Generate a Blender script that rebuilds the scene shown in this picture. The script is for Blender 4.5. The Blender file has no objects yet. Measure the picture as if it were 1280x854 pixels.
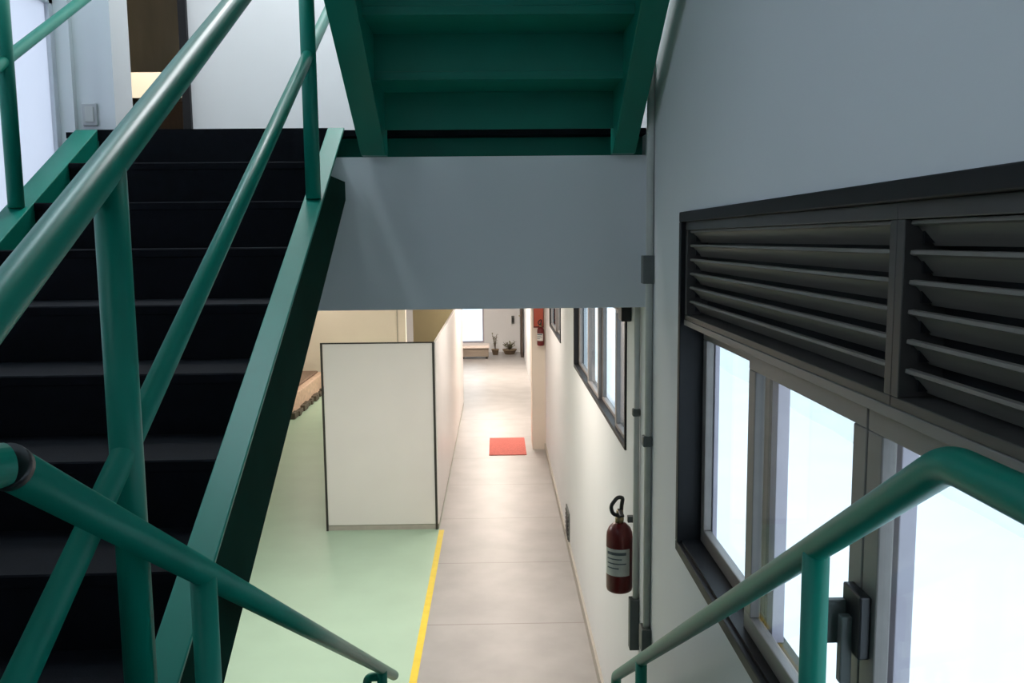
import bpy, bmesh, math, random
from mathutils import Vector, Matrix
random.seed(7)
C = bpy.context.scene.collection
SC = bpy.context.scene
R = math.radians
E = 2.85                 # eye height above the ground floor
F1 = E + 0.465           # upper floor level
LAND = F1 - 1.61         # landing level
XW = 0.642               # inner face of the right wall
YS = 3.75                # face of the upper floor slab
XL = -1.80                # inner face of the left wall

# ------------------------------------------------------------------ materials
def mat(name, col, rough=0.5, metal=0.0, noise=0.0, nscale=20.0, bump=0.0, bscale=200.0, spec=0.5, stretch=None):
    m = bpy.data.materials.new(name); m.use_nodes = True
    nt = m.node_tree; b = nt.nodes['Principled BSDF']
    b.inputs['Base Color'].default_value = (*col, 1)
    b.inputs['Roughness'].default_value = rough
    b.inputs['Metallic'].default_value = metal
    b.inputs['Specular IOR Level'].default_value = spec
    if noise or bump:
        tc = nt.nodes.new('ShaderNodeTexCoord')
        vec = tc.outputs['Object']
        if stretch:
            mp = nt.nodes.new('ShaderNodeMapping'); mp.inputs['Scale'].default_value = stretch
            nt.links.new(vec, mp.inputs['Vector']); vec = mp.outputs['Vector']
    if noise:
        n = nt.nodes.new('ShaderNodeTexNoise'); n.inputs['Scale'].default_value = nscale; n.inputs['Detail'].default_value = 4
        nt.links.new(vec, n.inputs['Vector'])
        r = nt.nodes.new('ShaderNodeValToRGB')
        r.color_ramp.elements[0].position = 0.3; r.color_ramp.elements[1].position = 0.7
        r.color_ramp.elements[0].color = (*[c*(1-noise) for c in col], 1)
        r.color_ramp.elements[1].color = (*[min(1, c*(1+noise)) for c in col], 1)
        nt.links.new(n.outputs['Fac'], r.inputs['Fac']); nt.links.new(r.outputs['Color'], b.inputs['Base Color'])
    if bump:
        n2 = nt.nodes.new('ShaderNodeTexNoise'); n2.inputs['Scale'].default_value = bscale
        nt.links.new(vec, n2.inputs['Vector'])
        bp = nt.nodes.new('ShaderNodeBump'); bp.inputs['Strength'].default_value = bump; bp.inputs['Distance'].default_value = 0.002
        nt.links.new(n2.outputs['Fac'], bp.inputs['Height']); nt.links.new(bp.outputs['Normal'], b.inputs['Normal'])
    return m

def concrete_mat():
    m = mat('concrete_floor', (0.36, 0.345, 0.335), 0.38, noise=0.10, nscale=3.0, bump=0.05, bscale=60)
    nt = m.node_tree; b = nt.nodes['Principled BSDF']
    src = b.inputs['Base Color'].links[0].from_socket
    g = nt.nodes.new('ShaderNodeNewGeometry'); s = nt.nodes.new('ShaderNodeSeparateXYZ')
    nt.links.new(g.outputs['Position'], s.inputs[0])
    md = nt.nodes.new('ShaderNodeMath'); md.operation = 'PINGPONG'; md.inputs[1].default_value = 0.62
    nt.links.new(s.outputs['Y'], md.inputs[0])
    lt = nt.nodes.new('ShaderNodeMath'); lt.operation = 'LESS_THAN'; lt.inputs[1].default_value = 0.006
    nt.links.new(md.outputs[0], lt.inputs[0])
    mx = nt.nodes.new('ShaderNodeMix'); mx.data_type = 'RGBA'
    mx.inputs[7].default_value = (0.24, 0.22, 0.20, 1)
    nt.links.new(lt.outputs[0], mx.inputs[0]); nt.links.new(src, mx.inputs[6])
    nt.links.new(mx.outputs[2], b.inputs['Base Color'])
    return m

def glass_mat():
    m = bpy.data.materials.new('window_glass'); m.use_nodes = True
    nt = m.node_tree; nt.nodes.clear()
    o = nt.nodes.new('ShaderNodeOutputMaterial'); t = nt.nodes.new('ShaderNodeBsdfTransparent')
    t.inputs[0].default_value = (0.93, 0.95, 0.96, 1)
    g = nt.nodes.new('ShaderNodeBsdfGlossy'); g.inputs['Roughness'].default_value = 0.02
    lw = nt.nodes.new('ShaderNodeLayerWeight'); lw.inputs[0].default_value = 0.5
    pw = nt.nodes.new('ShaderNodeMath'); pw.operation = 'POWER'; pw.inputs[1].default_value = 5
    f = nt.nodes.new('ShaderNodeMath'); f.operation = 'MULTIPLY_ADD'; f.inputs[1].default_value = 0.25; f.inputs[2].default_value = 0.03
    nt.links.new(lw.outputs['Facing'], pw.inputs[0]); nt.links.new(pw.outputs[0], f.inputs[0])
    mx = nt.nodes.new('ShaderNodeMixShader')
    nt.links.new(f.outputs[0], mx.inputs[0]); nt.links.new(t.outputs[0], mx.inputs[1]); nt.links.new(g.outputs[0], mx.inputs[2])
    nt.links.new(mx.outputs[0], o.inputs[0])
    return m

def frost_mat():
    m = bpy.data.materials.new('frosted_glass'); m.use_nodes = True
    nt = m.node_tree; nt.nodes.clear()
    o = nt.nodes.new('ShaderNodeOutputMaterial'); t = nt.nodes.new('ShaderNodeBsdfTranslucent'); d = nt.nodes.new('ShaderNodeBsdfDiffuse')
    n = nt.nodes.new('ShaderNodeTexNoise'); n.inputs['Scale'].default_value = 1.5
    r = nt.nodes.new('ShaderNodeValToRGB'); r.color_ramp.elements[0].color = (.74, .74, .79, 1); r.color_ramp.elements[1].color = (.82, .80, .85, 1)
    tc = nt.nodes.new('ShaderNodeTexCoord'); nt.links.new(tc.outputs['Object'], n.inputs['Vector']); nt.links.new(n.outputs['Fac'], r.inputs['Fac'])
    nt.links.new(r.outputs['Color'], t.inputs[0]); d.inputs[0].default_value = (.7, .7, .74, 1)
    mx = nt.nodes.new('ShaderNodeMixShader'); mx.inputs[0].default_value = .12
    nt.links.new(t.outputs[0], mx.inputs[1]); nt.links.new(d.outputs[0], mx.inputs[2]); nt.links.new(mx.outputs[0], o.inputs[0])
    return m

M = dict(
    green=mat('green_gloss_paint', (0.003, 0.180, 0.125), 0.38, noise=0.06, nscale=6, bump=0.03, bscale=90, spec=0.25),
    web_dark=mat('blackish_green_web', (0.0025, 0.026, 0.017), 0.9, noise=0.1, nscale=8, spec=0.03),  # near-black green, much darker than the stringer green
    tread=mat('dark_rubber_tread', (0.0028, 0.0036, 0.006), 0.75, noise=0.3, nscale=30, bump=0.1, spec=0.12),
    wall=mat('white_wall_paint', (0.74, 0.75, 0.76), 0.65, noise=0.015, nscale=2, bump=0.05, bscale=120),
    cream=mat('cream_wall_paint', (0.78, 0.71, 0.61), 0.6, noise=0.02, nscale=2, bump=0.04, bscale=120),
    olive=mat('olive_wall_shaded', (0.16, 0.135, 0.07), 0.7, noise=0.04, nscale=3),  # the wall's shade is put into this dark base colour
    ceil=mat('ceiling_paint', (0.78, 0.78, 0.76), 0.8, noise=0.01),
    concrete=concrete_mat(),
    mint=mat('mint_floor_paint', (0.41, 0.57, 0.435), 0.38, noise=0.04, nscale=2.5, bump=0.03, bscale=50),
    yellow=mat('yellow_line_paint', (0.78, 0.58, 0.04), 0.45, noise=0.06, nscale=15),
    panel=mat('white_laminate', (0.82, 0.775, 0.745), 0.35, noise=0.015, nscale=3),
    edge=mat('dark_edge_strip', (0.035, 0.032, 0.028), 0.5, noise=0.1),
    plinth=mat('grey_plinth', (0.42, 0.39, 0.34), 0.5, noise=0.05),
    frame=mat('dark_bronze_aluminium', (0.013, 0.013, 0.015), 0.5, noise=0.08, nscale=30, spec=0.25),
    sash=mat('bronze_grey_aluminium', (0.20, 0.178, 0.165), 0.42, noise=0.06, nscale=25, stretch=(1, .1, 1)),
    lframe=mat('louver_frame_aluminium', (0.060, 0.055, 0.052), 0.42, noise=0.06, nscale=25),
    slat=mat('louver_slat_aluminium', (0.19, 0.172, 0.152), 0.40, noise=0.08, nscale=18, stretch=(4, .2, 4)),
    pale=mat('pale_anodised_aluminium', (0.42, 0.38, 0.44), 0.4, noise=0.04),
    glass=glass_mat(), frost=frost_mat(), lightframe=mat('white_window_frame', (0.62, 0.63, 0.68), 0.4, noise=0.02),
    socket=mat('pale_grey_plastic', (0.5, 0.5, 0.5), 0.4, noise=0.02),
    black=mat('black_plastic', (0.014, 0.014, 0.016), 0.4, noise=0.1),
    pipe=mat('grey_conduit', (0.60, 0.60, 0.57), 0.45, noise=0.04),
    box=mat('dark_grey_box', (0.10, 0.11, 0.105), 0.5, noise=0.08),
    red=mat('red_enamel', (0.13, 0.010, 0.010), 0.3, noise=0.06),
    redsign=mat('red_sign_plastic', (0.50, 0.09, 0.05), 0.45, noise=0.05),
    redmat=mat('red_mat_fibre', (0.66, 0.17, 0.14), 0.9, noise=0.15, nscale=60, bump=0.4),
    label=mat('pale_label', (0.62, 0.62, 0.58), 0.5, noise=0.05, nscale=40),
    ink=mat('label_ink', (0.10, 0.12, 0.14), 0.6, noise=0.05),
    brass=mat('dull_brass', (0.32, 0.26, 0.14), 0.35, metal=0.8, noise=0.05),
    wood=mat('brown_board', (0.21, 0.20, 0.165), 0.6, noise=0.12, nscale=9, stretch=(1, 1, .2)),
    darkwood=mat('dark_brown_door_paint', (0.055, 0.035, 0.024), 0.45, noise=0.15, nscale=12, stretch=(4, 4, .4)),
    pink=mat('pinkish_stone', (0.62, 0.44, 0.33), 0.8, noise=0.15, nscale=14, bump=0.5, bscale=40),
    stone=mat('dark_kerb_stone', (0.09, 0.075, 0.055), 0.8, noise=0.25, nscale=30, bump=0.4, bscale=60),
    soil=mat('dry_soil', (0.20, 0.14, 0.10), 0.95, noise=0.3, nscale=40),
    leaf=mat('olive_leaf', (0.13, 0.14, 0.04), 0.55, noise=0.25, nscale=30),
    stem=mat('brown_stem', (0.10, 0.07, 0.04), 0.7, noise=0.2, nscale=40),
    pot=mat('clay_pot', (0.26, 0.19, 0.12), 0.75, noise=0.1, nscale=20),
    bench=mat('bench_side', (0.22, 0.18, 0.14), 0.6, noise=0.15, nscale=12, stretch=(.3, 2, 6)),
    cushion=mat('pale_cushion', (0.72, 0.62, 0.56), 0.8, noise=0.05, nscale=40),
    ext=mat('outside_render', (0.86, 0.86, 0.87), 0.8, noise=0.03, nscale=1.2),
)

# ------------------------------------------------------------------ helpers
def box(bm, a, b):
    x0, x1 = sorted((a[0], b[0])); y0, y1 = sorted((a[1], b[1])); z0, z1 = sorted((a[2], b[2]))
    v = [bm.verts.new(p) for p in ((x0,y0,z0),(x1,y0,z0),(x1,y1,z0),(x0,y1,z0),(x0,y0,z1),(x1,y0,z1),(x1,y1,z1),(x0,y1,z1))]
    for f in ((3,2,1,0),(4,5,6,7),(0,1,5,4),(1,2,6,5),(2,3,7,6),(3,0,4,7)):
        bm.faces.new([v[i] for i in f])
    return v

def prism_x(bm, poly, x0, x1):
    """poly of (y, z) extruded along x"""
    a = [bm.verts.new((x0, y, z)) for y, z in poly]; b = [bm.verts.new((x1, y, z)) for y, z in poly]
    n = len(poly)
    bm.faces.new(a[::-1]); bm.faces.new(b)
    for i in range(n):
        bm.faces.new((a[i], a[(i+1) % n], b[(i+1) % n], b[i]))

def fillet(pts, r, n=6):
    pts = [Vector(p) for p in pts]; out = [pts[0]]
    for i in range(1, len(pts)-1):
        a, p, b = pts[i-1], pts[i], pts[i+1]
        d1 = (a-p).normalized(); d2 = (b-p).normalized()
        rr = min(r, (a-p).length*.45, (b-p).length*.45)
        q0, q1 = p+d1*rr, p+d2*rr
        for k in range(n+1):
            t = k/n
            out.append(q0*(1-t)**2 + p*2*t*(1-t) + q1*t*t)
    out.append(pts[-1]); return out

def tube(bm, pts, r, seg=24, cap=True):
    pts = [Vector(p) for p in pts]; rings = []
    up = None
    for i, p in enumerate(pts):
        t = (pts[min(i+1, len(pts)-1)] - pts[max(i-1, 0)]).normalized()
        if up is None:
            up = Vector((0, 0, 1)) if abs(t.z) < .95 else Vector((1, 0, 0))
        u = (up - t*up.dot(t)).normalized(); w = t.cross(u); up = u
        # keep thickness through the mitre
        k = 1.0
        rr = r[i] if isinstance(r, (list, tuple)) else r
        rings.append([bm.verts.new(p + (u*math.cos(2*math.pi*j/seg) + w*math.sin(2*math.pi*j/seg))*rr*k) for j in range(seg)])
    for a, b in zip(rings, rings[1:]):
        for j in range(seg):
            f = bm.faces.new((a[j], a[(j+1) % seg], b[(j+1) % seg], b[j])); f.smooth = True
    if cap:
        bm.faces.new(rings[0][::-1]); bm.faces.new(rings[-1])

def lathe(bm, prof, c, seg=28):
    rings = [[bm.verts.new((c[0]+rr*math.cos(2*math.pi*j/seg), c[1]+rr*math.sin(2*math.pi*j/seg), c[2]+z)) for j in range(seg)] for rr, z in prof]
    for a, b in zip(rings, rings[1:]):
        for j in range(seg):
            f = bm.faces.new((a[j], a[(j+1) % seg], b[(j+1) % seg], b[j])); f.smooth = True
    bm.faces.new(rings[0][::-1]); bm.faces.new(rings[-1])

ROOTLOC = {}
def root_of(o):
    while o.parent: o = o.parent
    return o
def obj(name, bm, m, parent=None, bevel=0.0, local=False, origin=None):
    """link bm (world coordinates unless local) as ONE mesh object"""
    off = Vector((0, 0, 0))
    if parent is not None and not local: off = ROOTLOC[root_of(parent).name]
    if parent is None and origin is not None: off = Vector(origin)
    if off.length: bmesh.ops.translate(bm, verts=bm.verts, vec=-off)
    bmesh.ops.recalc_face_normals(bm, faces=bm.faces)
    me = bpy.data.meshes.new(name); bm.to_mesh(me); bm.free()
    me.materials.append(M[m] if isinstance(m, str) else m)
    o = bpy.data.objects.new(name, me); C.objects.link(o)
    if parent is not None: o.parent = parent
    else:
        o.location = off; ROOTLOC[o.name] = off.copy()
    if bevel:
        bv = o.modifiers.new('bevel', 'BEVEL'); bv.width = bevel; bv.segments = 2; bv.limit_method = 'ANGLE'; bv.angle_limit = R(50)
    return o
def tag(o, label, cat, group=None, kind=None):
    o['label'] = label; o['category'] = cat
    if group: o['group'] = group
    if kind: o['kind'] = kind
    return o
def thing(name, label, cat, loc, rotz=0.0, group=None, kind=None):
    o = bpy.data.objects.new(name, None); C.objects.link(o); o.empty_display_size = .1
    o.location = loc; o.rotation_euler = (0, 0, rotz); ROOTLOC[o.name] = Vector(loc)
    return tag(o, label, cat, group, kind)
def boxes(*bs):
    bm = bmesh.new()
    for a, b in bs: box(bm, a, b)
    return bm
def tubes(*ts):
    bm = bmesh.new()
    for pts, r in ts: tube(bm, pts, r)
    return bm
def struct(name, bm, m, label, cat):
    return tag(obj(name, bm, m), label, cat, kind='structure')

# ------------------------------------------------------------------ the setting
def bz(x0, x1, y0, y1, z0, z1):            # z relative to the eye
    return ((x0, y0, E+z0), (x1, y1, E+z1))
struct('floor', boxes(((-6.2, -1.2, -.15), (0.9, 22.3, 0))), 'concrete', 'grey smooth concrete floor of the long corridor', 'floor')
struct('floor_green', boxes(((-6.0, -1.0, 0.0), (-0.60, 14.85, 0.004)), ((-6.0, 14.85, 0.0), (-1.80, 16.98, 0.004))), 'mint', 'pale mint green painted floor left of the corridor', 'floor')
tag(obj('floor_line', boxes(((-0.60, -0.9, 0.0), (-0.55, 8.33, 0.0045))), 'yellow'), 'yellow painted line along the edge of the green floor', 'floor marking')

# right wall with three window openings
W1 = (-0.18, 3.02, -1.115, 0.088)
W2 = (4.27, 7.18, -1.06, -0.345)
W3 = (8.74, 10.5, -1.05, -0.345)
TH = 0.12
bm = bmesh.new()
def wallrun(y0, y1, z0, z1): box(bm, *bz(XW, XW+TH, y0, y1, z0, z1))
CE = 3.1
wallrun(-1.2, W1[0], -E, CE); wallrun(W1[0], W1[1], -E, W1[2]); wallrun(W1[0], W1[1], W1[3], CE)
wallrun(W1[1], W2[0], -E, CE); wallrun(W2[0], W2[1], -E, W2[2]); wallrun(W2[0], W2[1], W2[3], CE)
wallrun(W2[1], W3[0], -E, CE); wallrun(W3[0], W3[1], -E, W3[2]); wallrun(W3[0], W3[1], W3[3], CE)
wallrun(W3[1], 22.3, -E, CE)
struct('wall_right', bm, 'wall', 'white painted wall on the right holding the windows', 'wall')
struct('wall_pilaster', boxes(bz(0.462, XW, 11.6, 12.1, -E, -0.30)), 'cream', 'tan pier jutting from the right wall far down the corridor', 'pilaster')
struct('baseboard_right', boxes(((XW-0.018, 3.75, 0), (XW, 11.6, 0.085))), 'plinth', 'low grey baseboard along the right corridor wall', 'baseboard')

# slab between the floors
struct('floor_upper', boxes(bz(-6.2, XW, YS, 22.3, -0.297, 0.352)), 'wall', 'white slab edge of the upper floor spanning above the corridor', 'floor slab')
bm = boxes(bz(-4.5, XW-.002, 3.96, 9.1, 0.44, 0.465), bz(XL+.002, XW-.002, YS, 3.96, 0.44, 0.465), bz(-1.70, -0.69, 3.675, YS, 0.43, 0.465))
struct('trim_1', bm, 'tread', 'dark rubber covering along the edge of the upper floor', 'floor covering')
struct('trim_2', boxes(bz(XL+.002, XW-.002, YS+.10, YS+0.3, 0.352, 0.44)), 'green', 'dark green steel edge beam on top of the white slab', 'edge beam')

# upper storey walls

struct('wall_left', boxes(bz(XL-.2, XL, -1.2, -1.05, -E, CE), bz(XL-.2, XL, -1.05, .75, -E, .9), bz(XL-.2, XL, -1.05, .75, 2.5, CE), bz(XL-.2, XL, .75, 1.4, -E, CE), bz(XL-.2, XL, 1.4, 3.84, -E, -.17), bz(XL-.2, XL, 1.4, 3.84, 2.75, CE),
                          bz(XL-.2, XL, 3.84, 3.87, .352, CE), bz(-2.75, -2.515, 3.87, 5.6, 0.352, CE), bz(-2.515, XL, 3.87, 3.95, .352, CE)),
       'wall', 'white wall at far left around the frosted window', 'wall')
struct('wall_pillar', boxes(bz(XL, -1.638, 3.87, 4.06, 0.465, CE)), 'wall', 'white square pillar beside the upstairs doorway', 'pillar')
fw = thing('window_5', 'tall frosted window of pale panes beside the dark stairs', 'window', (XL, 2.6, E-.17), kind='structure')
obj('window_frame', boxes(*[bz(XL-.10, XL-.06, y-.018, y+.018, -.17, 2.75) for y in (1.42, 2.12, 2.80, 3.47, 3.822)], bz(XL-.10, XL-.06, 1.4, 3.84, -.17, -.13), bz(XL-.10, XL-.06, 1.4, 3.84, 2.71, 2.75), bz(XL-.10, XL-.06, 1.4, 3.84, 1.0, 1.03)), 'lightframe', fw, .003)
for y0, y1 in ((1.438, 2.102), (2.138, 2.782), (2.818, 3.452), (3.488, 3.804)):
    obj('frosted_pane', boxes(bz(XL-.082, XL-.078, y0, y1, -.13, 2.71)), 'frost', fw)
DL, DR = -2.262, -1.862
struct('wall_back', boxes(bz(-2.515, DL, 5.5, 5.54, 0.465, CE), bz(DR, XW, 5.5, 5.66, 0.465, CE), bz(DL, DR, 5.5, 5.66, 2.55, CE)),
       'wall', 'white upstairs wall behind the top of the stairs', 'wall')
struct('wall_rear', boxes(bz(XL-.2, XW+TH, -1.4, -1.2, -E, CE)), 'wall', 'white wall behind the stair landing', 'wall')
struct('ceiling', boxes(bz(XL-.2, XW+TH, -1.4, 3.9, CE, CE+.15), bz(-4.6, XW+TH, 3.9, 9.4, CE, CE+.15)), 'ceil', 'white ceiling over the stairwell', 'ceiling')
d = thing('door_1', 'dark framed doorway at the top of the dark stairs', 'doorway', (DR, 5.5, F1), kind='structure')
obj('door_frame', boxes(bz(DR-.045, DR+.004, 5.47, 5.68, .465, 2.6), bz(DL-.03, DL+.012, 5.47, 5.54, .465, 2.6), bz(DL, DR, 5.47, 5.68, 2.54, 2.6)), 'frame', d, .003)
cw = thing('added_window', 'added unseen window that lights the stairwell from the left', 'window', (XL, .1, E+.9), kind='structure')  # unseen window, put in to bring more light into the stairwell
obj('window_frame', boxes(*[bz(XL-.12, XL-.06, y-.025, y+.025, .9, 2.5) for y in (-1.025, -.15, .725)], bz(XL-.12, XL-.06, -1.05, .75, .9, .95), bz(XL-.12, XL-.06, -1.05, .75, 2.45, 2.5)), 'lightframe', cw, .003)
obj('pane', boxes(bz(XL-.092, XL-.088, -1.0, .7, .95, 2.45)), 'glass', cw)
# the room behind the doorway
struct('wall_room', boxes(bz(-4.6, -4.5, 5.66, 9.2, .465, CE), bz(-4.5, XW, 9.1, 9.2, .465, CE), bz(-4.5, -2.75, 5.5, 5.66, .465, CE)), 'cream', 'cream wall of the room through the upstairs doorway', 'wall')

# ground storey shell
struct('wall_end', boxes(bz(-6.2, -1.0, 22.0, 22.3, -E, -.297), bz(-.34, XW+TH, 22.0, 22.3, -E, -.297), bz(-1.0, -.34, 22.0, 22.3, -E, -2.6)), 'wall', 'pale grey wall closing the far end of the corridor', 'wall')
struct('wall_side', boxes(bz(-6.2, -6.0, -1.2, 22.3, -E, -.297)), 'cream', 'cream side wall of the ground floor hall', 'wall')
struct('wall_front', boxes(bz(-6.2, XL, -1.2, -1.0, -E, -.2), bz(-6.2,XL,-1.2,YS,-.297,-.2)), 'cream', 'cream wall of the ground floor hall beside the stairs', 'wall')
struct('wall_cream', boxes(bz(-6.0, -1.80, 17.0, 17.15, -E, -.297)), 'cream', 'cream partition wall behind the white screen', 'wall')
struct('wall_olive', boxes(bz(-1.80, -0.90, 18.5, 18.6, -E, -.297)), 'olive', 'wall right of the cream wall, its shade painted olive brown', 'wall')
struct('trim_3', boxes(bz(-1.97, -1.95, 16.985, 17.0, -E, -.297)), 'plinth', 'thin grey vertical joint strip on the cream wall', 'trim')

# ------------------------------------------------------------------ near window
def window(name, label, W, near):
    y0, y1, z0, z1 = W
    w = thing(name, label, 'window', (XW, (y0+y1)/2, E+z0), kind='structure')
    xi, xo = XW-.010, XW+(.125 if near else .075)
    j = .034 if near else .026
    obj('window_frame', boxes(bz(xi, xo, y0, y1, z1-j, z1), bz(xi, xo, y0, y1, z0, z0+j), bz(xi, xo, y0, y0+j, z0+j, z1-j), bz(xi, xo, y1-j, y1, z0+j, z1-j)), 'frame', w, .003)
    return w, y0+j, y1-j, z0+j, z1-j

def sash(w, ya, yb, za, zb, x, st=.05, rail=.05):
    f = obj('sash', boxes(bz(x, x+.028, ya, yb, za, za+rail), bz(x, x+.028, ya, yb, zb-rail, zb), bz(x, x+.028, ya, ya+st, za+rail, zb-rail), bz(x, x+.028, yb-st, yb, za+rail, zb-rail)), 'sash', w, .003)
    obj('pane', boxes(bz(x+.012, x+.016, ya+st-.004, yb-st+.004, za+rail-.004, zb-rail+.004)), 'glass', f)
    return f

w1, ya, yb, za, zb = window('window_1', 'wide dark framed sliding window with louvers in the near right wall', W1, True)
zt = -0.288                                   # transom
obj('transom', boxes(bz(XW+.004, XW+.12, ya, yb, zt-.012, zt+.008)), 'sash', w1, .002)
ym = 1.405
def louver(y0, y1):
    z0, z1 = zt+.008, zb
    f = obj('louver_frame', boxes(bz(XW+.006, XW+.09, y0, y1, z1-.028, z1), bz(XW+.006, XW+.09, y0, y1, z0, z0+.018), bz(XW+.006, XW+.09, y0, y0+.026, z0+.018, z1-.028), bz(XW+.006, XW+.09, y1-.026, y1, z0+.018, z1-.028)), 'lframe', w1, .002)
    obj('louver_back', boxes(bz(XW+.078, XW+.086, y0+.026, y1-.026, z0+.018, z1-.028)), 'black', f)
    n = 6; pit = (z1-.03-z0-.018)/n
    bm = bmesh.new()
    for i in range(n):
        zc = z0+.018+pit*(i+.55)
        # inner (room) edge high, outer edge low, with a small rolled lip
        P = [(XW+.016, zc+.016), (XW+.017, zc+.022), (XW+.026, zc+.023), (XW+.031, zc+.019), (XW+.058, zc-.017), (XW+.055, zc-.019), (XW+.026, zc+.014), (XW+.021, zc+.013)]
        a = [bm.verts.new((x, y0+.027, E+z)) for x, z in P]; b = [bm.verts.new((x, y1-.027, E+z)) for x, z in P]
        bm.faces.new(a); bm.faces.new(b[::-1])
        for k in range(len(P)): bm.faces.new((a[k], a[(k+1) % len(P)], b[(k+1) % len(P)], b[k]))
    obj('louver_slats', bm, 'slat', f)
    bm = bmesh.new()
    for i in range(n):
        zc = z0+.018+pit*(i+.55)
        for ys in (y0+.03, y1-.036): box(bm, *bz(XW+.034, XW+.058, ys, ys+.006, zc-.014, zc+.010))
    obj('slat_clips', bm, 'black', f)
louver(ym, yb); louver(ya, ym)
zs0, zs1 = za+.01, zt-.012
obj('sash_track', boxes(bz(XW+.006, XW+.12, ya, yb, za, za+.010)), 'frame', w1)
sash(w1, 2.24, yb-.005, zs0, zs1, XW+.072, st=.045)
s2 = sash(w1, 1.545, 2.290, zs0, zs1, XW+.030, st=.060)
s3 = sash(w1, 0.80, 1.540, zs0, zs1, XW+.030, st=.060)
sash(w1, ya+.005, 0.86, zs0, zs1, XW+.072, st=.045)
obj('screen_stile', boxes(bz(XW+.076, XW+.108, 1.50, 1.535, zs0, zs1), bz(XW+.076, XW+.108, 2.185, 2.232, zs0, zs1), bz(XW+.102, XW+.118, yb-.055, yb-.01, zs0, zs1)), 'pale', w1, .002)
# latch at the meeting stiles
bm = boxes(bz(XW+.008, XW+.030, 1.495, 1.575, -.77, -.65))
la = obj('latch', bm, 'black', w1, .004)
obj('lever', boxes(bz(XW-.040, XW+.010, 1.555, 1.572, -.765, -.680), bz(XW-.012, XW+.010, 1.525, 1.545, -.83, -.70)), 'box', la, .003)

w2, ya, yb, za, zb = window('window_2', 'dark framed corridor window past the slab edge', W2, False)
for y0, y1, x in ((ya, 4.76, .008), (4.74, 5.58, .032), (5.55, 6.22, .008), (6.19, yb, .032)):
    sash(w2, y0, y1, za-.012, zb, XW+x, st=.055, rail=.03)
w3, ya, yb, za, zb = window('window_3', 'farthest small corridor window on the right wall', W3, False)
for k in range(2):
    sash(w3, ya+(yb-ya)/2*k, ya+(yb-ya)/2*(k+1), za-.012, zb, XW+(.008 if k else .032), st=.045, rail=.03)
# glazed door at the far end
d3 = thing('window_4', 'bright glazed opening at the far end of the corridor', 'window', (-.67, 22.0, E-2.6), kind='structure')
obj('window_frame', boxes(bz(-1.0, -.34, 22.0, 22.08, -2.60, -2.56), bz(-1.0, -.96, 22.0, 22.08, -2.56, -.31), bz(-.38, -.34, 22.0, 22.08, -2.56, -.31)), 'pale', d3)
obj('pane', boxes(bz(-.96, -.38, 22.04, 22.045, -2.56, -.31)), 'glass', d3)

# ------------------------------------------------------------------ left flight (dark treads), turned one degree from the corridor
ST = 0.575; G = 0.28; RI = 0.161
lf = thing('staircase', 'staircase of dark treads climbing to the upper floor on the left', 'staircase', (-0.62, 3.67, F1), R(1.0))
def stringer_poly(s0, s1, depth):
    # (local y, z): y = -s
    return [(-s0, -ST*s0), (-s1, -ST*s1), (-s1, -ST*s1-depth), (-s0, -ST*s0-depth)]
bm = bmesh.new()
S1 = 2.84
prism_x(bm, [(-0.005, 0.0), (-0.005, -0.014), (-S1, -ST*S1-.012), (-S1, -ST*S1)], -0.068, 0.0)
prism_x(bm, [(-0.005, -.012), (-0.36, -0.222), (-0.02, -0.222), (-0.02, -ST*.02-.285), (-S1, -ST*S1-.295), (-S1, -ST*S1-.01)], -0.068, -0.008)
obj('stringer', bm, 'green', lf, .003, local=True)
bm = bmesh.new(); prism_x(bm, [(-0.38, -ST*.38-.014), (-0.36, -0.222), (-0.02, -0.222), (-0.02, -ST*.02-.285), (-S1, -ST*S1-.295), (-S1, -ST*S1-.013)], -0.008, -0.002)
wp = obj('web_plate', bm, 'web_dark', lf, local=True); wp['label'] = 'blackish green side plate'
bm = bmesh.new(); prism_x(bm, [(-0.005, -.003), (-0.02, -ST*.02-.285), (-S1, -ST*S1-.295), (-S1, -ST*S1)], -1.09, -1.0)
obj('stringer', bm, 'green', lf, .003, local=True)
for n in range(1, 11):
    bm = bmesh.new()
    y0, y1, z = -G*n, -G*(n-1), -RI*n
    # tread with a rounded nosing, and the riser above it
    prism_x(bm, [(y0-.004, z-.004), (y0-.001, z), (y1-.004, z), (y1-.004, z-.03), (y0-.001, z-.03), (y0-.004, z-.026)], -0.998, -0.070)
    t = obj('tread', bm, 'tread', lf, local=True)
    bm = bmesh.new(); prism_x(bm, [(y1-.002, z-.03), (y1+.008, z-.03), (y1+.008, z+RI-.024), (y1-.002, z+RI-.024)], -0.998, -0.070)
    obj('riser', bm, 'tread', t, local=True)

# inner railing of that flight
def rail_of_left(l, label, posts, loc_name):
    r = thing('stair_railing', label, 'railing', (-0.62, 3.67, F1), R(1.0))
    def P(s, dz): return (l, -s, -ST*s+dz)
    top = [P(-.10, .955), P(2.80, .955), (l, -2.95, -ST*2.80+.955)]
    if l < -.5: top = [P(0.0, .955), P(2.80, .955), (l, -2.95, -ST*2.80+.955)]
    bm = bmesh.new(); tube(bm, fillet(top, .05), .0265); obj('top_rail', bm, 'green', r, local=True)
    bm = bmesh.new(); tube(bm, [P(-.10, .495), P(2.78, .495)], .0205); obj('mid_rail', bm, 'green', r, local=True)
    for s in posts:
        bm = bmesh.new(); tube(bm, [P(s, .0), (l, -s, -ST*s+.95)], .0265); obj('post', bm, 'green', r, local=True)
        bm = bmesh.new()
    return r
rail_of_left(-.034, 'green tubular railing crossing the picture on the dark stairs\' near right side', (.548, 2.255), '')
rail_of_left(-1.045, 'teal tubular railing on the far left side of the dark stairs', (.59, 2.255), '')

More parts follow.
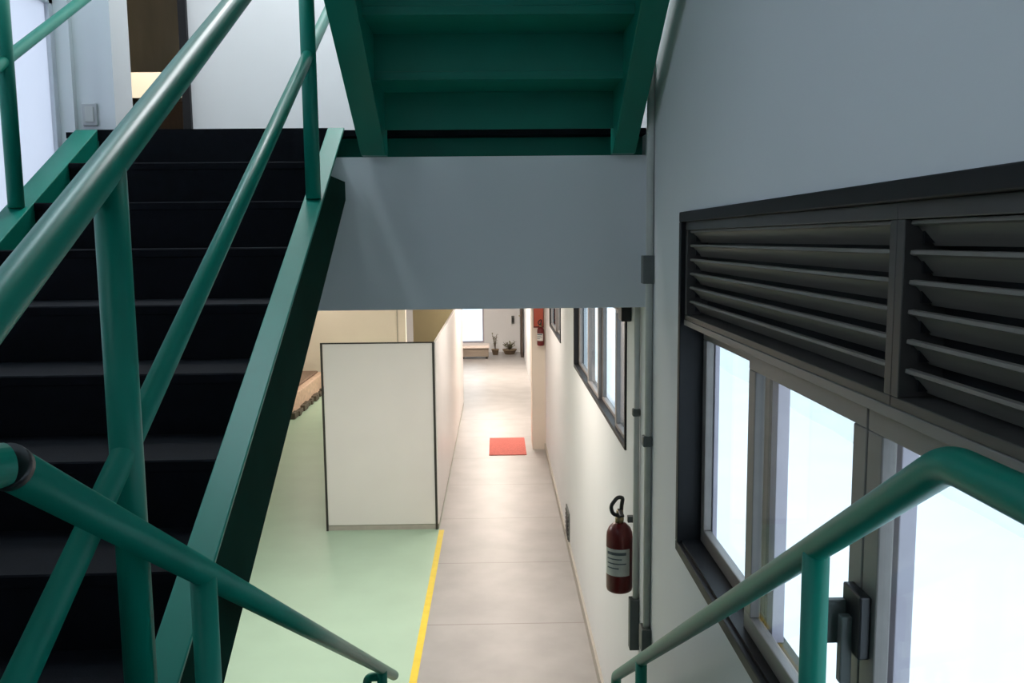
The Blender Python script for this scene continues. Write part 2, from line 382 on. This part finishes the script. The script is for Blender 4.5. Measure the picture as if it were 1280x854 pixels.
# ------------------------------------------------------------------ upper flight, seen from below
uf = thing('staircase', 'green staircase overhead, seen from below above the slab', 'staircase', (0, 3.67, F1))
US = .61; ur = .167
def upz(y): return .352 + US*(3.67-y)
for x0, x1 in ((-.556, -.452), (.487, .582)):
    bm = bmesh.new()
    prism_x(bm, [(YS-.02, E+.352), (3.67, E+.352), (0.87, E+upz(.87)), (0.87, E+upz(.87)+.30), (3.55, E+upz(3.55)+.30), (YS-.02, E+.60)], x0, x1)
    obj('stringer', bm, 'green', uf, .003)
for n in range(0, 10):
    z = .465+ur*(n+1); y1 = 3.66-G*n; y0 = y1-G
    bm = boxes(bz(-.453, .488, y0-.004, y1+.012, z-.03, z))
    t = obj('tread', bm, 'green', uf)
    bm = boxes(bz(-.453, .488, y1-.006, y1, z-ur if n else .452, z-.03))
    obj('riser', bm, 'green', t)

# ------------------------------------------------------------------ landing and lower flight, below the frame
ld = thing('stair_landing', 'landing of dark flooring and green steel at the foot of both rails', 'landing', (-.5, .2, LAND))
obj('deck', boxes(((-1.71, -1.1, LAND-.05), (.60, .80, LAND))), 'tread', ld)
obj('edge_beam', boxes(((-1.71, -1.1, LAND-.22), (.60, .80, LAND-.05))), 'green', ld)
wf = thing('staircase', 'lower staircase descending between the two near handrails', 'staircase', (0, .87, 0))
n_l = 10; rl = LAND/n_l; gl = .285
for x0, x1 in ((-.56, -.48), (.495, .575)):
    bm = bmesh.new(); sl = rl/gl
    prism_x(bm, [(.83, LAND-.02), (.87, LAND-.01), (.87+gl*9.8, LAND-.01-rl*9.8), (.87+gl*9.8, 0.0), (.87+gl*9.3, 0.0), (.83, LAND-.30)], x0, x1)
    obj('stringer', bm, 'green', wf, .003)
for n in range(1, n_l):
    obj('tread', boxes(((-.478, .87+gl*(n-1), LAND-rl*n-.03), (.493, .87+gl*n+.01, LAND-rl*n))), 'tread', wf)

# ------------------------------------------------------------------ the two near handrails
def lower_rail(x, label, corner, end, posts, side, level):
    r = thing('handrail', label, 'handrail', (x, corner[0], E+corner[1]-.95))
    cy, cz = corner; ey, ez = end
    sl = (ez-cz)/(ey-cy)
    RR = .0235
    bm = bmesh.new()
    if side > 0:
        pts = [(x, -.75, E+cz)] + [(x, cy, E+cz), (x, ey, E+ez), (x, ey+.0, E+ez-.75)]
        tube(bm, [Vector((x, -.75, E+cz))] + fillet(pts, .035)[1:], RR)
        obj('top_rail', bm, 'green', r)
    else:
        pts = [(x, cy, E+cz), (x, ey, E+ez)]
        tube(bm, pts, RR); obj('top_rail', bm, 'green', r)
        bm = bmesh.new(); tube(bm, [(x, cy-.002, E+cz+.0012), (x, cy+.010, E+cz-.006)], .0248); k = obj('joint_ring', bm, 'black', r)
        k['label'] = 'black joint ring'
        bm = bmesh.new(); tube(bm, [(x, cy-.004, E+cz+.002), (x-.05, cy-.10, E+cz+.010), (x-.092, cy-.20, E+cz+.010)], RR); obj('level_rail', bm, 'green', r)
        py_ = posts[-1]; pz_ = cz+sl*(py_-cy)
        bm = bmesh.new(); tube(bm, fillet([(x, py_, E+pz_-.036), (x-.066, py_, E+pz_-.036), (x-.066, py_, E+pz_-.55), (x, py_, E+pz_-.55)], .035), .019); obj('end_loop', bm, 'green', r)
    for py in posts:
        pz = cz + sl*(py-cy)
        base = LAND-.01-(rl/gl)*(py-.87)
        bm = bmesh.new(); tube(bm, [(x, py, base), (x, py, E+pz)], .0225); obj('post', bm, 'green', r)
    # lower intermediate rail, half way down the posts
    bm = bmesh.new(); tube(bm, [(x, posts[0], E+cz+sl*(posts[0]-cy)-.48), (x, posts[-1], E+cz+sl*(posts[-1]-cy)-.48)], .018); obj('mid_rail', bm, 'green', r)
    return r
lower_rail(.535, 'green handrail in front of the near window, bent at its top', (1.0, -.268), (3.84, -2.03), (1.41, 3.15), 1, True)
lower_rail(-.52, 'green handrail slanting down over the green floor, with black joint ring', (.905, -.232), (3.99, -2.085), (1.472, 3.6), -1, True)

# ------------------------------------------------------------------ conduits and boxes on the right wall
c = thing('conduit', 'thin grey conduit running down the wall past the slab end', 'conduit', (XW-.016, 3.56, E-1.9), 0, 'conduits on the right wall')
bm = bmesh.new(); tube(bm, [(XW-.016, 3.56, E+3.0), (XW-.016, 3.56, E-1.68)], .0155, 16); obj('pipe', bm, 'pipe', c)
obj('junction_box', boxes(bz(XW-.046, XW, 3.535, 3.59, -.185, -.07)), 'box', c, .003)
obj('coupling', boxes(bz(XW-.04, XW, 3.54, 3.585, -.868, -.822)), 'box', c, .006)
obj('outlet_box', boxes(bz(XW-.042, XW, 3.525, 3.60, -1.765, -1.66)), 'box', c, .004)
c = thing('conduit', 'thin grey conduit beside the near fire extinguisher ending in long box', 'conduit', (XW-.016, 3.86, E-1.9), 0, 'conduits on the right wall')
bm = bmesh.new(); tube(bm, [(XW-.016, 3.86, E-.30), (XW-.016, 3.86, E-1.68)], .0135, 16); obj('pipe', bm, 'pipe', c)
obj('outlet_box', boxes(bz(XW-.045, XW, 3.835, 3.885, -1.905, -1.66)), 'box', c, .004)
obj('coupling', boxes(bz(XW-.036, XW, 3.842, 3.878, -.80, -.765)), 'box', c, .006)
tag(obj('sensor_box', boxes(bz(XW-.05, XW, 4.12, 4.24, -.395, -.30)), 'black', bevel=.006), 'small black box under the slab beside the corridor window', 'sensor box')
v = thing('wall_vent', 'narrow dark vent plate low on the right corridor wall', 'vent', (XW, 7.85, E-2.78))
obj('plate', boxes(bz(XW-.012, XW, 7.70, 8.02, -2.77, -2.50)), 'box', v, .003)
bm = bmesh.new()
for k in range(6): box(bm, *bz(XW-.018, XW-.012, 7.73, 7.99, -2.755+k*.041, -2.735+k*.041))
obj('louver_slats', bm, 'frame', v)
o = thing('wall_socket', 'small pale grey socket plate low on the white pillar', 'socket', (-1.742, 3.87, E+.51))
obj('plate', boxes(bz(-1.775, -1.712, 3.858, 3.87, .505, .60)), 'socket', o, .004)
obj('socket_face', boxes(bz(-1.762, -1.725, 3.853, 3.858, .52, .585)), 'pipe', o, .003)

# ------------------------------------------------------------------ fire extinguishers
def extinguisher(label, x, y, zb, rad, h, group, wallx=None):
    t = thing('fire_extinguisher', label, 'fire extinguisher', (x, y, E+zb), 0, group)
    b = bmesh.new()
    lathe(b, [(rad*.80, 0), (rad*.95, .006), (rad, .02), (rad, h*.80), (rad*.96, h*.86), (rad*.80, h*.93), (rad*.50, h*.985), (rad*.30, h)], (x, y, E+zb))
    body = obj('cylinder', b, 'red', t)
    # wrapped label on the room side
    b = bmesh.new(); n = 12
    a0, a1 = R(185), R(310)
    r2 = rad+.0012
    lo, hi = h*.27, h*.66
    vs = [[b.verts.new((x+r2*math.cos(a0+(a1-a0)*i/n), y+r2*math.sin(a0+(a1-a0)*i/n), E+zb+z)) for i in range(n+1)] for z in (lo, hi)]
    for i in range(n): b.faces.new((vs[0][i], vs[0][i+1], vs[1][i+1], vs[1][i]))
    lb = obj('label_sheet', b, 'label', t)
    b = bmesh.new(); r3 = rad+.0022
    for q, (u0, u1) in enumerate(((.15, .85), (.15, .7), (.15, .85), (.15, .6))):
        z0 = lo+(hi-lo)*(.78-.17*q); dz = .006 if q else .014
        vv = [[b.verts.new((x+r3*math.cos(a0+(a1-a0)*(u0+(u1-u0)*i/8)), y+r3*math.sin(a0+(a1-a0)*(u0+(u1-u0)*i/8)), E+zb+z)) for i in range(9)] for z in (z0, z0+dz)]
        for i in range(8): b.faces.new((vv[0][i], vv[0][i+1], vv[1][i+1], vv[1][i]))
    obj('print', b, 'ink', lb)
    b = bmesh.new(); lathe(b, [(rad*.32, h-.004), (rad*.34, h+.02), (rad*.26, h+.024), (rad*.26, h+.055), (rad*.18, h+.06)], (x, y, E+zb), 16)
    v_ = obj('valve', b, 'brass', t)
    b = boxes(((x-.010, y-.085, E+zb+h+.050), (x+.010, y+.02, E+zb+h+.060)))
    obj('lever', b, 'black', v_, .002)
    b = bmesh.new(); k = rad/.063
    zz = E+zb+h
    tube(b, fillet([(x, y-.015, zz+.035), (x-.035*k, y-.02, zz+.045*k), (x-.046*k, y-.02, zz+.085*k), (x-.012*k, y-.01, zz+.125*k), (x+.016*k, y, zz+.120*k), (x+.010*k, y+.01, zz+.07*k), (x+.008, y, zz+.03)], .06*k, 5), .0095*k, 12)
    obj('hose', b, 'black', t)
    xw = wallx if wallx else XW
    obj('bracket', boxes(((x+rad*.6, y-.015, zz+.0), (xw, y+.015, zz+.03)) if wallx is None or wallx > x else ((x-.01, y, zz), (x+.01, y+.06, zz+.03))), 'box', t, .002)
    return t
extinguisher('dark red fire extinguisher hung beside the conduits with pale label', XW-.075, 3.975, -1.668, .0625, .335, 'fire extinguishers on the corridor wall')
extinguisher('small far red fire extinguisher on the tan pier', .575, 11.518, -1.41, .048, .25, 'fire extinguishers on the corridor wall', wallx=.0)
s = thing('fire_sign', 'red sign board on the tan pier above the far fire extinguisher', 'sign', (.555, 11.59, E-1.08))
obj('board', boxes(bz(.490, .616, 11.583, 11.599, -1.16, -.62)), 'redsign', s, .003)
obj('border', boxes(bz(.484, .490, 11.580, 11.599, -1.17, -.61), bz(.616, .622, 11.580, 11.599, -1.17, -.61), bz(.484, .622, 11.580, 11.599, -1.176, -1.16)), 'red', s)

# ------------------------------------------------------------------ corridor things
p = thing('partition_screen', 'tall white laminate screen standing on the green floor edge', 'screen', (-1.15, 8.37, 0))
obj('front_panel', boxes(bz(-1.69, -.632, 8.35, 8.39, -E+.06, -.985)), 'panel', p, .002)
obj('side_panel', boxes(bz(-.628, -.60, 8.35, 14.9, -E+.06, -.985)), 'panel', p, .002)
obj('plinth', boxes(bz(-1.70, -.602, 8.36, 8.39, -E+.004, -E+.06), bz(-.626, -.602, 8.39, 14.9, -E+.004, -E+.06)), 'plinth', p)
obj('edge_strip', boxes(bz(-.634, -.612, 8.342, 8.352, -E+.004, -.98), bz(-1.712, -1.692, 8.342, 8.352, -E+.004, -.98), bz(-1.712, -.612, 8.342, 8.352, -.985, -.972)), 'edge', p)

m = tag(obj('floor_mat', boxes(((-.13, 11.3, 0), (.37, 12.3, .010))), 'redmat', bevel=.003), 'flat red mat on the corridor floor beside the tan pier', 'mat')

b = thing('bench', 'low bench with pale top at the far end of the corridor', 'bench', (-.55, 20.9, 0))
obj('seat', boxes(((-.90, 20.7, .26), (-.20, 21.2, .33))), 'cushion', b, .015)
obj('base', boxes(((-.88, 20.75, .05), (-.22, 21.15, .26))), 'bench', b, .006)
for xx in (-.86, -.29):
    for yy in (20.78, 21.07): obj('leg', boxes(((xx, yy, 0), (xx+.05, yy+.05, .05))), 'edge', b)

def plant(label, x, y, h, spread, n, pot_r, pot_h):
    t = thing('potted_plant', label, 'plant', (x, y, 0), 0, 'plants at the end of the corridor')
    bm = bmesh.new(); lathe(bm, [(pot_r*.7, 0), (pot_r, pot_h*.9), (pot_r*1.08, pot_h*.9), (pot_r*1.08, pot_h), (pot_r*.9, pot_h), (pot_r*.88, pot_h*.9)], (x, y, 0), 20); obj('pot', bm, 'pot', t)
    bs, bl = bmesh.new(), bmesh.new()
    for i in range(n):
        a = 2*math.pi*i/n + random.uniform(-.3, .3); s_ = random.uniform(.3, 1)*spread; hh = h*random.uniform(.6, 1)
        tip = Vector((x+s_*math.cos(a), y+s_*math.sin(a), pot_h+hh)); p0 = Vector((x, y, pot_h*.85)); mid = (p0+tip)/2+Vector((0, 0, hh*.1))
        tube(bs, [p0, mid, tip], .006, 6)
        for k in range(7):
            q = p0.lerp(tip, .35+.65*k/6); d = Vector((random.uniform(-1, 1), random.uniform(-1, 1), random.uniform(0, .8))).normalized(); L = random.uniform(.05, .09)
            w = d.cross(Vector((0, 0, 1))); w = (w.normalized() if w.length > .01 else Vector((1, 0, 0)))*L*.25
            vs = [bl.verts.new(v) for v in (q, q+d*L*.5+w, q+d*L-Vector((0, 0, L*.2)), q+d*L*.5-w)]
            bl.faces.new(vs)
    obj('stems', bs, 'stem', t); obj('foliage', bl, 'leaf', t)
plant('thin upright potted plant right of the far bench', -.06, 21.5, .42, .10, 5, .09, .14)
plant('low bushy potted plant in the far right corner', .30, 21.6, .18, .20, 12, .17, .12)
d = thing('door_2', 'dark brown door leaf at the far right end of the corridor', 'door', (.60, 21.3, 0), kind='structure')
obj('door_leaf', boxes(((.565, 20.9, .01), (.61, 21.75, 2.1))), 'darkwood', d, .003)
obj('door_handle', boxes(((.52, 20.98, 1.0), (.566, 21.0, 1.02)), ((.52, 20.98, 1.0), (.535, 21.09, 1.02))), 'brass', d, .003)
w = thing('wall_box', 'small dark box mounted on the far end wall', 'wall box', (.40, 21.97, E-2.05))  # plain dark case with a cover, use unknown
obj('case', boxes(bz(.36, .43, 21.94, 21.999, -2.12, -1.92)), 'box', w, .006)
obj('cover', boxes(bz(.37, .42, 21.93, 21.94, -2.08, -1.96)), 'black', w, .003)

k = thing('stone_planter', 'low pinkish stone bed with dark kerb left of the white screen', 'planter', (-4.2, 15.2, 0))
obj('wall_block', boxes(((-4.6, 13.9, .004), (-3.34, 16.6, .36))), 'pink', k, .02)
bm = bmesh.new()
yy = 13.82
while yy < 16.6:
    L = random.uniform(.10, .2); box(bm, (-3.36+random.uniform(-.01, .01), yy, .004), (-3.27+random.uniform(-.03, .02), yy+L-.02, random.uniform(.06, .11))); yy += L
xx = -4.6
while xx < -3.36:
    L = random.uniform(.10, .2); box(bm, (xx, 13.80+random.uniform(-.02, .02), .004), (xx+L-.02, 13.9, random.uniform(.06, .11))); xx += L
kb = obj('kerb_stones', bm, 'stone', k, .012)
obj('soil_bed', boxes(((-4.5, 14.0, .36), (-3.44, 16.5, .40))), 'soil', k, .02)

# ------------------------------------------------------------------ room through the upstairs doorway
o = tag(obj('wall_board', boxes(bz(-3.4, -2.25, 6.7, 6.74, 1.27, 2.9)), 'wood', bevel=.004), 'dark brown board seen through the upstairs doorway', 'board')
k = thing('cabinet', 'low dark cabinet seen through the upstairs doorway', 'cabinet', (-2.8, 6.95, F1))
obj('body', boxes(bz(-3.4, -2.2, 6.7, 7.2, .465, 1.05)), 'darkwood', k, .004)
obj('top', boxes(bz(-3.42, -2.18, 6.68, 7.22, 1.05, 1.075)), 'edge', k, .003)
for q in range(2): obj('door', boxes(bz(-3.38+.6*q, -2.82+.6*q, 6.685, 6.7, .50, 1.03)), 'darkwood', k, .003)

# ------------------------------------------------------------------ outside
struct('ground_outside', boxes(((XW+TH, -12, -.3), (14, 40, -.05)), ((-20, 22.3, -.3), (XW+TH, 40, -.05)), ((-20, -12, -.3), (-6.2, 22.3, -.05))), 'ext', 'pale ground outside the windows', 'ground')
yw = thing('wall_yard', 'white rendered yard wall outside the right windows', 'wall', (5, 5, 0), kind='structure')
bm = bmesh.new(); n = 60
for i in range(n):      # gently rippled face
    y0 = -10+36*i/n; y1 = -10+36*(i+1)/n
    x0 = 5+.03*math.sin(i*1.7); x1 = 5+.03*math.sin((i+1)*1.7)
    v = [bm.verts.new(q) for q in ((x0, y0, -.05), (x1, y1, -.05), (x1, y1, 3.2), (x0, y0, 3.2), (5.25, y0, -.05), (5.25, y1, -.05), (5.25, y1, 3.2), (5.25, y0, 3.2))]
    for f in ((0, 1, 2, 3), (7, 6, 5, 4), (3, 2, 6, 7)): bm.faces.new([v[j] for j in f])
obj('face', bm, 'ext', yw)

# ------------------------------------------------------------------ light
w = bpy.data.worlds.new('sky'); SC.world = w; w.use_nodes = True
bg = w.node_tree.nodes['Background']; bg.inputs[0].default_value = (0.72, 0.88, 1.0, 1); bg.inputs[1].default_value = 2.6

def area(name, loc, rot, sx, sy, power, col, portal=False):
    l = bpy.data.lights.new(name, 'AREA'); l.shape = 'RECTANGLE'; l.size = sx; l.size_y = sy; l.energy = power; l.color = col
    o = bpy.data.objects.new(name, l); C.objects.link(o); o.location = loc; o.rotation_euler = rot
    if portal: l.cycles.is_portal = True
    return o
# window portals
area('portal', (XW+.20, (W1[0]+W1[1])/2, E+(W1[2]+zt)/2), (0, R(90), 0), .85, 3.2, 1, (1, 1, 1), True)
area('portal', (XW+.20, (W2[0]+W2[1])/2, E+(W2[2]+W2[3])/2), (0, R(90), 0), .75, 2.9, 1, (1, 1, 1), True)
area('portal', (XW+.20, (W3[0]+W3[1])/2, E+(W3[2]+W3[3])/2), (0, R(90), 0), .75, 1.8, 1, (1, 1, 1), True)
area('portal', (-.67, 22.2, E-1.45), (R(-90), 0, 0), .66, 2.3, 1, (1, 1, 1), True)
area('portal', (XL-.19, -.15, E+1.7), (0, R(-90), 0), 1.6, 1.8, 1, (1, 1, 1), True)
# unseen ceiling lamps; the last one is added to brighten the stairwell
WARM = (1.0, .865, .745)
SOFT = (1.0, .94, .92)
for y, x, pw, sx, cl in ((6.0, -.1, 31, .6, WARM), (9.5, .1, 26, .5, WARM), (13.5, 0, 62, .5, WARM), (18.0, -.1, 160, .6, WARM), (5.6, -1.6, 46, .8, SOFT), (10.5, -3.6, 3, .4, WARM), (15.4, -3.4, 30, .4, WARM)):
    area('unseen_ceiling_lamp', (x, y, E-.31), (0, 0, 0), sx, 1.4, pw, cl)
area('unseen_ceiling_lamp', (-3.2, 7.9, E+2.9), (0, 0, 0), 0.4, 1.2, 80, (1, .92, .8))
area('unseen_ceiling_lamp', (-.8, 4.7, E+3.0), (0, 0, 0), .6, .8, 50, (.95, .97, 1.0))
area('unseen_ceiling_lamp', (-1.5, 3.2, E+2.9), (0, 0, 0), .3, .8, 30, (.74, .92, 1.0))  # added without a fixture to brighten the pillar and left flight

# ------------------------------------------------------------------ camera
cam = bpy.data.cameras.new('camera'); co = bpy.data.objects.new('camera', cam); C.objects.link(co)
f, pit, yaw, roll = 1086.1, 0.1168, 0.016726, 0.009878
cam.sensor_width = 36; cam.lens = 36*f/1280; cam.clip_start = .02; cam.clip_end = 200
cp, sp, cy, sy = math.cos(pit), math.sin(pit), math.cos(yaw), math.sin(yaw)
Fv = Vector((sy*cp, cy*cp, -sp)); Rv = Vector((cy, -sy, 0)); Dv = Fv.cross(Rv)
Rr = Rv*math.cos(roll)+Dv*math.sin(roll); Dr = -Rv*math.sin(roll)+Dv*math.cos(roll)
mx = Matrix((Rr, -Dr, -Fv)).transposed().to_4x4(); mx.translation = Vector((0, 0, E))
co.matrix_world = mx
SC.camera = co
SC.view_settings.view_transform = 'Standard'; SC.view_settings.look = 'None'
SC.view_settings.gamma = 1; SC.view_settings.use_curve_mapping = False
SC.view_settings.exposure = 0.0
try:
    SC.cycles.use_denoising = True; SC.cycles.max_bounces = 10; SC.cycles.diffuse_bounces = 6; SC.cycles.transparent_max_bounces = 16
    SC.cycles.sample_clamp_indirect = 8
except Exception: pass
